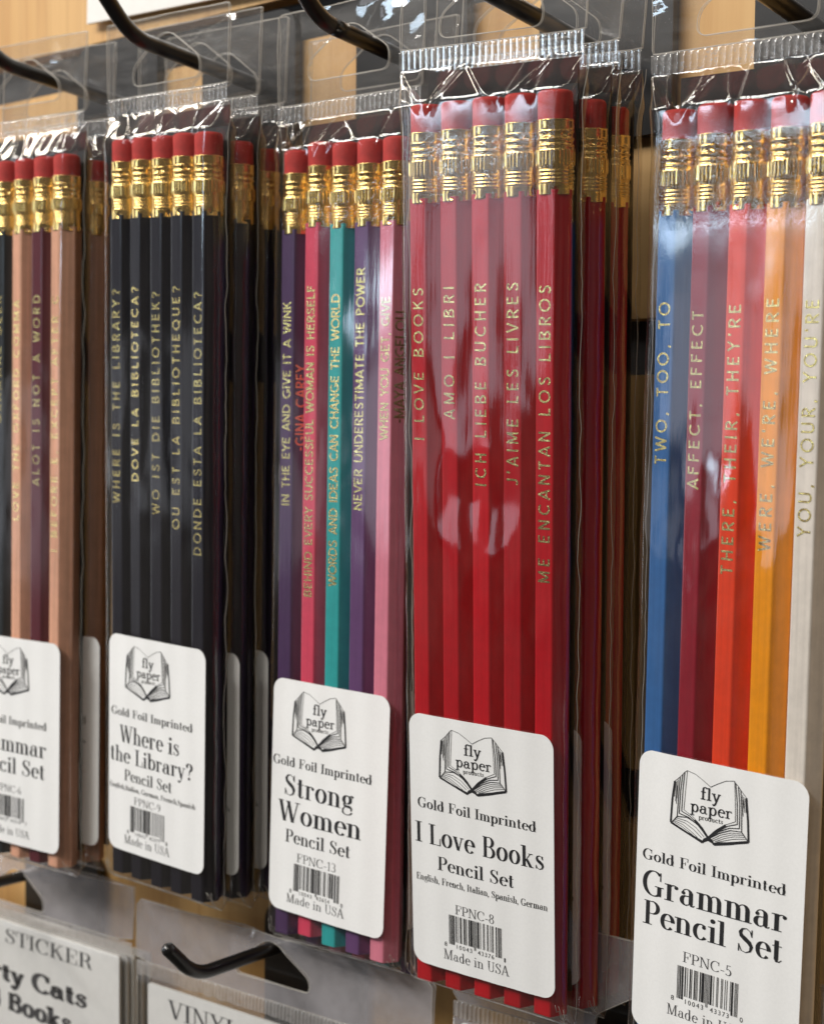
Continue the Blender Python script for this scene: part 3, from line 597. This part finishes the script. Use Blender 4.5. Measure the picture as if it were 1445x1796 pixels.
def sleeve_film(seed, parent, hw0=20.9, film=None, belly=0.0, zb=-97.6, crumple=.5, slack=1.0, lz=-61):
    nf, ns, nb = 150, 7, 30
    rc_ = random.Random(int(seed * 100))
    creases = [(rc_.uniform(-20, 20), rc_.uniform(-1.1, 1.1), rc_.uniform(.35, .9), crumple * rc_.uniform(.35, .9) * rc_.choice((1, 1, -1))) for _ in range(8)]
    zs = []
    z = zb
    while z < ZSEAL0:
        zs.append(z); z += (.5 if z > 93 else 1.0) if (z < zb + 7 or z > 86) else 2.2
    zs.append(ZSEAL0)
    V = []; Fc = []
    for z in zs:
        top = max(0, min(1, (z - 95.3) / (ZSEAL0 - 95.6))); top = top * .94 + .06 * ss(94.6, ZSEAL0, z); bot = 1 - ss(zb, zb + 3.2, z)
        k = max(top, bot ** 1.5)
        hw = hw0 + (22.3 - hw0) * ss(90, ZSEAL0, z) + .5 * bot
        yf = -4.25 * (1 - k) - .12; yb = 5.6 * (1 - k) + .12
        # the front hangs a little loose over the middle of the barrels
        sl = slack * math.exp(-((z - 25) / 38) ** 2) * .9 + belly * math.exp(-((z - 3) / 21) ** 2)
        ring = []
        rc = min(2.6, (yb - yf) / 2 * .98)
        for i in range(nf + 1):                                  # front, left to right
            x = -(hw - rc) + 2 * (hw - rc) * i / nf
            u = x / hw; d = sl * (1 - u * u) * (1 + .5 * fbm(x / 16, z / 26, seed))
            d += crumple * (.22 * fbm(x / 15, z / 40, seed + 9.1, 2) + .02 * fbm(x / 6, z / 22, seed + 3.3, 1))
            d *= 1 - .85 * ss(36, 22, abs(z - lz)) if abs(z - lz) < 36 else 1
            ez = ss(80, 88, z) * (1 - ss(96, 99, z))
            d -= .0 * ez
            fold = ss(93, 97, z) * (1 - ss(100.5, ZSEAL0, z))
            d += fold * .10 * math.cos(2 * math.pi * x / PITCH) + fold * .25 * fbm(x / 14, z / 20, seed + 5.5, 1)
            for (xc, sl2, wd, am) in creases: d += (fold ** .6) * am * math.exp(-((x - xc - sl2 * (z - 98)) / wd) ** 2)
            ring.append((x, yf - max(d, -.15 if z < 93 else -1.6), z))
        for i in range(1, ns + 1):                               # right corner and side
            a = R(-90 + 180 * i / (ns + 1)); yc = (yf + yb) / 2; hy = (yb - yf) / 2
            ring.append((hw - rc + rc * math.cos(a) + .25 * fbm(seed, z / 9, 1.7) * (1 - k), yc + hy * math.sin(a) * (1 if abs(math.sin(a)) > .3 else .9), z))
        for i in range(nb + 1):
            x = (hw - rc) - 2 * (hw - rc) * i / nb; ring.append((x, yb + .15 * crumple * fbm(x / 6, z / 16, seed + 20), z))
        for i in range(1, ns + 1):
            a = R(90 + 180 * i / (ns + 1)); yc = (yf + yb) / 2; hy = (yb - yf) / 2
            ring.append((-(hw - rc) + rc * math.cos(a) - .25 * fbm(seed, z / 9, 7.7) * (1 - k), yc + hy * math.sin(a), z))
        V += ring; n = len(ring)
    for j in range(len(zs) - 1):
        Fc += [(j * n + i, j * n + (i + 1) % n, (j + 1) * n + (i + 1) % n, (j + 1) * n + i) for i in range(n)]
    mb = MB(); mb.add(V, Fc, 0)
    pass
    # welded side seams and the bottom weld as pale tubes, gleam put into the colour
    for sg in (-1, 1):
        mb.tube([(sg * (hw0 + .25 + .35 * fbm(seed + sg, z / 8, 2.2) + 1.4 * ss(92, ZSEAL0, z)), .9 + .8 * fbm(z / 11, seed, sg) * (1 - ss(90, 100, z)), z) for z in [zb + 1.5 + (ZSEAL0 - zb - 1.5) * i / 90 for i in range(91)]], .075, 6, 1)
    mb.tube([(-hw0 - .2 + 2 * (hw0 + .2) * i / 40, .25 * fbm(i / 6, seed, 4), zb + .12 * fbm(i / 5, seed, 8)) for i in range(41)], .11, 6, 1)
    # little creases at the lower corners, their glints drawn as pale tubes
    rnd = random.Random(int(seed * 10) + 3)
    for sg in (-1, 1):
        for q in range(4):
            x = sg * (hw0 - rnd.uniform(-.2, 2.2)); z = zb + rnd.uniform(.3, 1.5)
            pts = [(x + sg * .3 * math.sin(t * 3 + q), -1.0 - 2.2 * t + rnd.uniform(-.1, .1), z + t * rnd.uniform(2.0, 5.0)) for t in (0, .25, .5, .75, 1)]
            mb.tube(pts, .07, 5, 1)
    return mb.build('film', [film or M_FILM, M_EDGE], parent, True)
def ring_sheet(outer, hole, rows):
    """points between an outer outline and a hole, both lists of equal length"""
    V = []; n = len(outer); Fc = []
    for r in range(rows + 1):
        t = r / rows; V += [(h[0] + (o[0] - h[0]) * t, h[1] + (o[1] - h[1]) * t) for o, h in zip(outer, hole)]
    for r in range(rows): Fc += [(r * n + i, r * n + (i + 1) % n, (r + 1) * n + (i + 1) % n, (r + 1) * n + i) for i in range(n)]
    return V, Fc
def resample(poly, n, c):
    """n points of a closed outline, at even angles about c"""
    out = []
    for k in range(n):
        a = 2 * math.pi * k / n; dx, dy = math.cos(a), math.sin(a); best = None
        for i in range(len(poly)):
            (x0, y0), (x1, y1) = poly[i], poly[(i + 1) % len(poly)]
            ex, ey = x1 - x0, y1 - y0; den = dx * ey - dy * ex
            if abs(den) < 1e-12: continue
            t = ((x0 - c[0]) * ey - (y0 - c[1]) * ex) / den; s = ((x0 - c[0]) * dy - (y0 - c[1]) * dx) / den
            if t > 0 and -1e-9 <= s <= 1 + 1e-9 and (best is None or t > best): best = t
        out.append((c[0] + dx * (best or .1), c[1] + dy * (best or .1)))
    return out
def round_poly(poly, r, n=5):
    out = []; m = len(poly)
    for i in range(m):
        p0, p, p1 = Vector(poly[i - 1]), Vector(poly[i]), Vector(poly[(i + 1) % m])
        a, b = (p0 - p), (p1 - p); d = min(r, a.length * .45, b.length * .45); A, B = p + a.normalized() * d, p + b.normalized() * d
        for k in range(n + 1):
            t = k / n; q = A * (1 - t) ** 2 + p * 2 * t * (1 - t) + B * t * t; out.append((q.x, q.y))
    return out
def hang_tab(seed, parent, hw, z0, z1, zh, crumple=.4, mats=None, hole=None, lean=0.0, wave=14.):
    """two plies of film above the weld, with a delta-shaped hanging hole"""
    if hole is None:
        hole = [(-12.4, zh - 11.6), (12.4, zh - 11.6), (12.4, zh - 6.8), (2.6, zh - .2), (0, zh + .35), (-2.6, zh - .2), (-12.4, zh - 6.8)]
    hole = round_poly(hole, 2.2)
    c = (sum(p[0] for p in hole) / len(hole), (min(p[1] for p in hole) + max(p[1] for p in hole)) / 2 - 1)
    n = 160
    H = resample(hole, n, c); O = resample([(-hw, z0), (hw, z0), (hw + .5, z1), (-hw - .3, z1)], n, c)
    mb = MB()
    for ply, s in ((-.22, 0), (.3, 40)):
        P, Fc = ring_sheet(O, H, 20)
        yy = lambda x, z: ply + crumple * (z - z0) / (z1 - z0) * (1.5 * fbm(x / wave, z / wave, seed + s, 2) + .18 * fbm(x / 5, z / 6, seed + s + 5, 2)) + lean * (z - z0)
        mb.add([(x, yy(x, z), z) for x, z in P], Fc, 0)
        if ply < 0: f0 = yy
        mb.tube([(x, yy(x, z), z) for x, z in H], .10, 6, 1, closed=True)
        mb.tube([(x, yy(x, z), z) for x, z in O], .095, 6, 1, closed=True)
    return mb.build('hang_tab', mats or [M_TAB, M_EDGE], parent, True)
def seal_strip(seed, parent, hw, z0, z1, pitch=1.45, depth=.42, mat=None, sag=0.0):
    nr = int(2 * hw / pitch); per = 8; V = []; Fc = []
    rows = [0, .06, .14, .5, .86, .94, 1.0]
    prof = [0, .55, 1, 1, 1, .55, 0]
    n = nr * per
    for j, t in enumerate(rows):
        for i in range(n + 1):
            x = -hw + 2 * hw * i / n; ph = 2 * math.pi * i / per
            y = -.15 - depth * prof[j] * max(0, math.cos(ph)) ** .6 * (.8 + .4 * fbm(i / 9, seed, 0))
            z = z0 + (z1 - z0) * t + (.35 * fbm(x / 5, seed, 3) if j in (0, 1) else 0)
            V.append((x, y, z))
    for j in range(len(rows) - 1):
        for i in range(n): a = j * (n + 1) + i; Fc.append((a, a + 1, a + n + 2, a + n + 1))
    return link('seal_strip', mesh('seal_strip', V, Fc, mat or M_SEAL, True), parent)
def backing(P, label):
    mb = MB(); mb.box((-18.4, 4.3, -92), (17.9, 4.85, 102.0))
    o = mb.build('backing_card', M_CARD); o.matrix_world = P; tag(o, label, 'backing card', 'black cards inside the pencil packs')
def sleeve(P, key, label, seed, lx, lz, lr, zh, ztop, crumple, tab_crumple, lean=0.0, slack=1.0, group='clear sleeves of pencils on the hooks', hw0=20.9, film=None, belly=0.0):
    t = thing('pencil_sleeve', label, 'pencil pack', P, group)
    sleeve_film(seed, t, hw0, film, belly, crumple=crumple, slack=slack, lz=lz)
    seal_strip(seed, t, 22.2, ZSEAL0, ZSEAL1)
    hang_tab(seed, t, 22.2, ZSEAL1, ztop, zh, tab_crumple, lean=lean)
    put_label(key, t, lx, lz, lr)
    return t

# ------------------------------------------------------------------ the wall
WY = 303.0
wall = link('wall', None); wall.matrix_world = pose(0, 0, 0)
wall['kind'] = 'structure'; wall['label'] = 'pale pine slat wall with narrow black grooves'; wall['category'] = 'wall'
mb = MB()
for z0, z1 in ((118.5, 260), (30, 106.5), (-71, 17.5), (-160, -83.5), (-300, -172.5)):
    mb.box((-640, WY, z0), (160, WY + 14, z1))
o = mb.build('wood_board', M_WOOD, wall)
mb = MB()
for z0, z1 in ((106.5, 118.5), (17.5, 30), (-83.5, -71), (-172.5, -160)):
    mb.box((-640, WY + 6, z0 - 4), (160, WY + 10, z1 + 4))
mb.build('groove_insert', M_GROOVE, wall)

# ------------------------------------------------------------------ packs: solved poses
POSE = {
 'A': (-350.28, 266.82, -17.66, .0486, .0040, .0189), 'B': (-297.44, 269.83, -17.68, -.0225, .0286, .0336),
 'C': (-244.99, 277.93, -23.84, -.0059, .0065, .0141), 'D': (-192.29, 265.14, -23.65, .0314, .0939, .0475),
 'E': (-137.98, 270.45, -30.04, -.0517, .0433, .0387)}
P = {k: pose(*v) for k, v in POSE.items()}
LAB = {'A': (.70, -62.57, -.002), 'B': (1.36, -59.25, -.0106), 'C': (.55, -60.30, -.0208), 'D': (.63, -61.88, .0128), 'E': (.54, -57.60, -.007)}

SET_NAME = {'A': 'first Grammar', 'B': 'Where is the Library', 'C': 'Strong Women', 'D': 'I Love Books', 'E': 'colourful Grammar'}
FRONT = {
 'A': [(1, 'black', 'GRAMMAR GEEK', 24.4, 58.8, 0), (2, 'natural', 'LOVE THE OXFORD COMMA', -2.0, 57.5, 0), (3, 'maroon', 'ALOT IS NOT A WORD', 7.8, 58.7, 0), (4, 'natural', 'I BEFORE E, EXCEPT AFTER C', -9.6, 58.3, 0)],
 'B': [(0, 'navy', 'WHERE IS THE LIBRARY?', 3.4, 58, .4), (1, 'navy', 'DOVE LA BIBLIOTECA?', 9.3, 58.5, .3), (2, 'navy', 'WO IST DIE BIBLIOTHEK?', 1.4, 57, 0), (3, 'navy', 'OU EST LA BIBLIOTHEQUE?', -1.8, 58.2, 0), (4, 'navy', 'DONDE ESTA LA BIBLIOTECA?', -7.8, 56.6, -.4)],
 'C': [(0, 'plum', 'IN THE EYE AND GIVE IT A WINK', 10.4, 59.2, .0), (1, 'coral', 'BEHIND EVERY SUCCESSFUL WOMAN IS HERSELF', -11.2, 62.9, 1.1), (2, 'teal', 'WORDS AND IDEAS CAN CHANGE THE WORLD', -8.0, 60.5, .3), (3, 'purple', 'NEVER UNDERESTIMATE THE POWER', 10.3, 66.1, .2), (4, 'pink', 'WHEN YOU GET, GIVE', 26.7, 59.3, .0)],
 'D': [(0, 'red', 'I LOVE BOOKS', 25.9, 57.7, -.4), (1, 'red', 'AMO I LIBRI', 30.7, 58, -.3), (2, 'red', 'ICH LIEBE BUCHER', 17.1, 58.5, -.1), (3, 'red', "J'AIME LES LIVRES", 18.0, 58.6, 0), (4, 'red', 'ME ENCANTAN LOS LIBROS', -1.6, 58, .1)],
 'E': [(0, 'blue', 'TWO, TOO, TO', 27.6, 58.8, -.2), (1, 'wine', 'AFFECT, EFFECT', 23.3, 57.1, .2), (2, 'orange', "THERE, THEIR, THEY'RE", 7.5, 58.2, .1), (3, 'amber', "WERE, WE'RE, WHERE", 12.7, 59.2, 0), (4, 'white', "YOU, YOUR, YOU'RE", 16.0, 58.8, .1)]}
ROT = {'D': (-3, -1, 1, 2, 0), 'E': (-4, -9, -6, -5, -2), 'A': (0, 0, -6, 1, -6), 'B': (2, -3, 1, -1, 2), 'C': (1, 0, 2, 1, -1)}
EXTRA = {('C', 0): ('-GINA CAREY', 23.7, 44.2, 1), ('C', 4): ('-MAYA ANGELOU', 30.6, 56, 1)}
EXTRA_SHORT = {}
for k, rows in FRONT.items():
    for (i, colr, txt, z0, z1, dz) in rows:
        tx = [(txt, z0 - dz, z1 - dz, 0)]
        if (k, i) in EXTRA: e = EXTRA[(k, i)]; tx.append((e[0], e[1] - dz, e[2] - dz, e[3]))
        words = txt.split()
        SN = {'A': 'natural Grammar', 'B': 'Library', 'C': 'Strong Women', 'D': 'Love Books', 'E': 'colourful Grammar'}[k]
        short = ' '.join(words if len(words) <= 4 else words[:4]).rstrip(',')
        lab = f"{PNAME[colr]} pencil stamped {short}, front {SN} pack"
        pencil(P[k], i, colr, lab, 'pencils in the front packs', tx, dz, ROT[k][i], 2.75 if k != 'C' else 2.6, offset=0)
for k in 'ABCDE':
    backing(P[k], f"black backing card behind the pencils of the front {SET_NAME[k]} pack")
sleeve(P['A'], 'A', 'clear sleeve labelled Grammar Pencil Set, cut off at the left edge', 1.3, *LAB['A'], 121.6, 126.5, .5, .5)
sleeve(P['B'], 'B', 'clear sleeve labelled Where is the Library, in front of its stack', 2.7, *LAB['B'], 120.2, 124.8, .6, .35)
sleeve(P['C'], 'C', 'clear sleeve labelled Strong Women with five differently coloured pencils', 4.1, *LAB['C'], 122.8, 128, .7, .7)
sleeve(P['D'], 'D', 'clear sleeve labelled I Love Books, in front of its stack', 5.9, *LAB['D'], 119.4, 126, 1.0, 1.15, lean=.10, slack=1.2, belly=2.1)
sleeve(P['E'], 'E', 'clear sleeve labelled Grammar Pencil Set with blue, orange and amber pencils', 7.2, *LAB['E'], 120, 126, 1.1, 1.1, lean=.03, slack=1.2, belly=1.5, film=M_FILMC)

# packs hanging behind, only their right-hand pencils show
REAR = [
 ('A', 1, 9.4, .4, -.3, [(3, 'maroon'), (4, 'natural')], (5.4, -61.0), 'second Grammar pack of natural pencils'),
 ('B', 1, 9.4, .8, -1.5, [(3, 'navy'), (4, 'navy')], (3.0, -59.8), 'second Library pack'),
 ('B', 2, 18.6, .6, -2.2, [(3, 'navy'), (4, 'navy')], (4.0, -59.5), 'hindmost Library pack'),
 ('C', 1, 9.4, 1.6, -5.0, [(0, 'purple'), (1, 'pink'), (2, 'coral'), (3, 'teal'), (4, 'plum')], (.4, -55.5), 'second Strong Women pack'),
 ('D', 1, 9.4, 2.0, -1.1, [(3, 'red'), (4, 'red')], (-.6, -61.2), 'second I Love Books pack'),
 ('D', 2, 18.6, 2.0, -1.8, [(3, 'red'), (4, 'red')], (1.4, -60.5), 'hindmost I Love Books pack')]
for (k, q, dy, dx, dz, pens, (lx, lz), nm) in REAR:
    m = shift(P[k], dx, dy, dz)
    last = max(p[0] for p in pens)
    for (i, colr) in pens:
        pos = 'outermost' if i == last else ('next to outermost' if i == last - 1 else 'inner')
        lab = f"{pos} {PNAME[colr]} pencil in the {nm} behind"
        pencil(m, i, colr, lab, 'pencils in the packs behind')
    backing(m, f"black backing card of the {nm}")
    sleeve(m, k, f"clear sleeve of the {nm}, mostly hidden", 11.3 + 3.7 * q + ord(k), lx, lz - dz * 0, 0.0, {'A': 121.6, 'B': 120.2, 'C': 122.8, 'D': 119.4}[k] - dz - dy * .1, 126 - dz * .5, .5, .5, lean=.1 if k == 'D' else .02)

# ------------------------------------------------------------------ hooks
def hook(label, x, ypl, z, ybend, slope, rise=22, plate_dx=0, plate_h=(-48, 6), r=1.95, group='black wire display hooks on the wall'):
    """wire prong from its plate on the wall out to an upturned tip"""
    t = thing('display_hook', label, 'hook', pose(x, ypl, z), group)
    ln = ypl - ybend
    pts = [(0, 0, 0)]
    for i in range(1, 9): pts.append((0, -ln * i / 9 * .98, slope * ln * i / 9 * .98))
    c = Vector((0, -ln, slope * ln))
    for i in range(9):
        a = i / 8; p0 = c + Vector((0, 5, -5 * slope)); p2 = c + Vector((0, -4.2, 4.0)); q = p0 * (1 - a) ** 2 + c * 2 * a * (1 - a) + p2 * a * a; pts.append(tuple(q))
    e = c + Vector((0, -rise * .72, rise * .70))
    pts += [tuple(c.lerp(e, .55)), tuple(e)]
    d = (e - c).normalized()
    rs = [r] * len(pts)
    for q, k in ((.7, .93), (1.2, .75), (1.6, .45), (1.75, .1)): pts.append(tuple(e + d * q)); rs.append(r * k)
    mb = MB(); mb.tube(pts, rs, 20); mb.build('wire_prong', M_WIRE, t, True)
    w2 = 17.3; zlo, zhi = plate_h
    out = round_poly([(-w2 + plate_dx, zlo), (w2 + plate_dx, zlo), (w2 + plate_dx, zhi), (-w2 + plate_dx, zhi)], 6.0, 6); mb = MB(); n = len(out)
    mb.add([(px, -.2, pz) for px, pz in out] + [(px, 2.2, pz) for px, pz in out], [tuple(range(n)), tuple(range(n, 2 * n))[::-1]] + [(i, i + n, (i + 1) % n + n, (i + 1) % n) for i in range(n)])
    mb.build('backplate', M_WIRE, t)
    return t
HK = {'A': ('black hook through the first Grammar stack, leftmost in the upper row', 119.3, -10, 'A'), 'B': ('black hook with upturned bend over the Where is the Library stack', 117.6, -11, 'B'),
      'C': ('black hook through the Strong Women sleeve, its tip crossing the top edge', 121.6, -10, 'C'), 'D': ('black hook through the I Love Books stack at the top edge', 116.6, -11, 'D'), 'E': ('black hook holding the colourful Grammar sleeve at the top right', 117.6, -11, 'E')}
for k, (lab, zl, yb, _) in HK.items():
    w0 = P[k] @ Vector((0, yb * MM, zl * MM)); x, y, z = w0.x / MM, w0.y / MM, (w0.z - ZO) / MM
    sl = .085
    hook(lab, x + (1 if k == 'D' else 0), 300, z - sl * (300 - y), y, sl, rise=24, plate_h=(-17, 19), plate_dx={'A': -4, 'B': -5, 'D': -3}.get(k, 0))

# ------------------------------------------------------------------ sign on the wall
mb = MB(); mb.box((-42, -.6, 0), (43, .6, 70))
o = mb.build('paper_sign', M_SIGN); o.matrix_world = pose(-322.5, 300.5, 122.0, 0, 0, R(2.0)); tag(o, 'plain white card sign on the wall above the hooks', 'sign')

# ------------------------------------------------------------------ sticker packs below
LY = 285.0
def sticker_pack(label, x0, x1, zs, zt, hx, hz, ltext, seed, stack=1, card_dx=4, y=LY, group='sticker packs in the lower row'):
    cx = (x0 + x1) / 2; hw = (x1 - x0) / 2
    t = thing('sticker_pack', label, 'sticker pack', pose(cx, y, 0), group)
    mb = MB()
    nz, nx = 40, 30
    for yy, s in ((-1.0, 0), (1.4, 9)):
        V = []; Fc = []
        for j in range(nz + 1):
            z = zs - 110 + 110 * j / nz
            for i in range(nx + 1):
                x = -hw + 2 * hw * i / nx; V.append((x, yy * (1 - ss(zs - 4, zs, z)) - .3 * abs(fbm(x / 14, z / 20, seed + s)), z))
        for j in range(nz):
            for i in range(nx): a = j * (nx + 1) + i; Fc.append((a, a + 1, a + nx + 2, a + nx + 1))
        mb.add(V, Fc, 0)
    for sg in (-1, 1): mb.tube([(sg * hw, 0, zs - 110 + 11 * i) for i in range(11)], .16, 6, 1)
    mb.build('film', [M_FILM, M_EDGE], t, True)
    seal_strip(seed, t, hw, zs, zs + 4.0, 1.25, .3, M_LOWSEAL)
    h = [(hx - cx - 13, hz - 9), (hx - cx + 13, hz - 9), (hx - cx + 13, hz - 5), (hx - cx + 2.6, hz + 1.4), (hx - cx, hz + 2), (hx - cx - 2.6, hz + 1.4), (hx - cx - 13, hz - 5)]
    hang_tab(seed, t, hw, zs + 4.0, zt, hz, 1.5, [M_LOW, M_EDGE], h, wave=24.)
    return t
def sticker_card(label, x0, x1, zt, lines, y=LY, group='white cards in the sticker packs'):
    mb = MB(); cx = (x0 + x1) / 2; hw = (x1 - x0) / 2
    out = round_poly([(-hw, -105), (hw, -105), (hw, 0), (-hw, 0)], 1.0, 3); n = len(out)
    mb.add([(px, -.3, pz) for px, pz in out] + [(px, .5, pz) for px, pz in out], [tuple(range(n)), tuple(range(n, 2 * n))[::-1]] + [(i, i + n, (i + 1) % n + n, (i + 1) % n) for i in range(n)])
    o = mb.build('sticker_card', M_STICK); o.matrix_world = pose(cx, y, zt); tag(o, label, 'card', group)
    if lines:
        V = []; Fc = []
        for (t, a, b, zb, cap, T, H) in lines:
            for pl in serif_line(t, a - cx, b - cx, zb, cap, T, H):
                q = len(V); V += [(px, -.38, pz) for px, pz in pl]; Fc.append(tuple(range(q, q + len(pl))))
        link('lettering', mesh('lettering', V, Fc, M_INK2), o)
    return o
sticker_pack('left sticker pack with bold Cats lettering under the first Grammar stack', -431, -328, -141.5, -121.5, -380, -127.6, None, 31.)
sticker_card('white sticker card with bold Cats lettering', -425, -333.2, -142.2, [('VINYL STICKER', -417, -344.7, -6.6, 4.4, .13, .035), ('Party Cats', -407, -347, -18.3, 5.4, .25, .14), ('And Books', -408, -354, -27.0, 5.4, .25, .14)], y=LY - .1)
for q in range(1, 5):
    sticker_card(('second', 'third', 'fourth', 'hindmost')[q - 1] + ' white card of the stack behind the Cats sticker', -425, -333.0 + .4 * q, -142.2 - .3 * q, None, y=LY + 2.4 * q)
sticker_pack('middle sticker pack with large VINYL lettering under the Strong Women sleeve', -326, -222, -145.5, -124.2, -274, -127.6, None, 37.)
sticker_card('white sticker card with large VINYL lettering', -321.2, -227.5, -147.0, [('VINYL STICKER', -313, -243, -7.7, 4.9, .13, .035)], y=LY - .1)
sticker_pack('right sticker pack showing only its corner under the red pencils', -215.5, -112, -131.5, -104, -164, -117, None, 41.)
sticker_card('blank corner of white card under the red pencils', -213.5, -116, -132.5, None, y=LY - .1)
hook('lower black hook with upturned tip, over the VINYL sticker card', -274, 300, -127.5, 258, -.004, rise=12, plate_h=(-40, 6), r=1.75)
hook('lower black hook entering at the left edge, above the Cats sticker card', -378, 300, -127.5, 258, 0.0, rise=12, plate_h=(-40, 6), r=1.75)
hook('lower black hook at the foot of the gap between the red and blue packs', -172, 300, -127.0, 262, 0.0, rise=12, plate_h=(-40, 4), r=1.75)
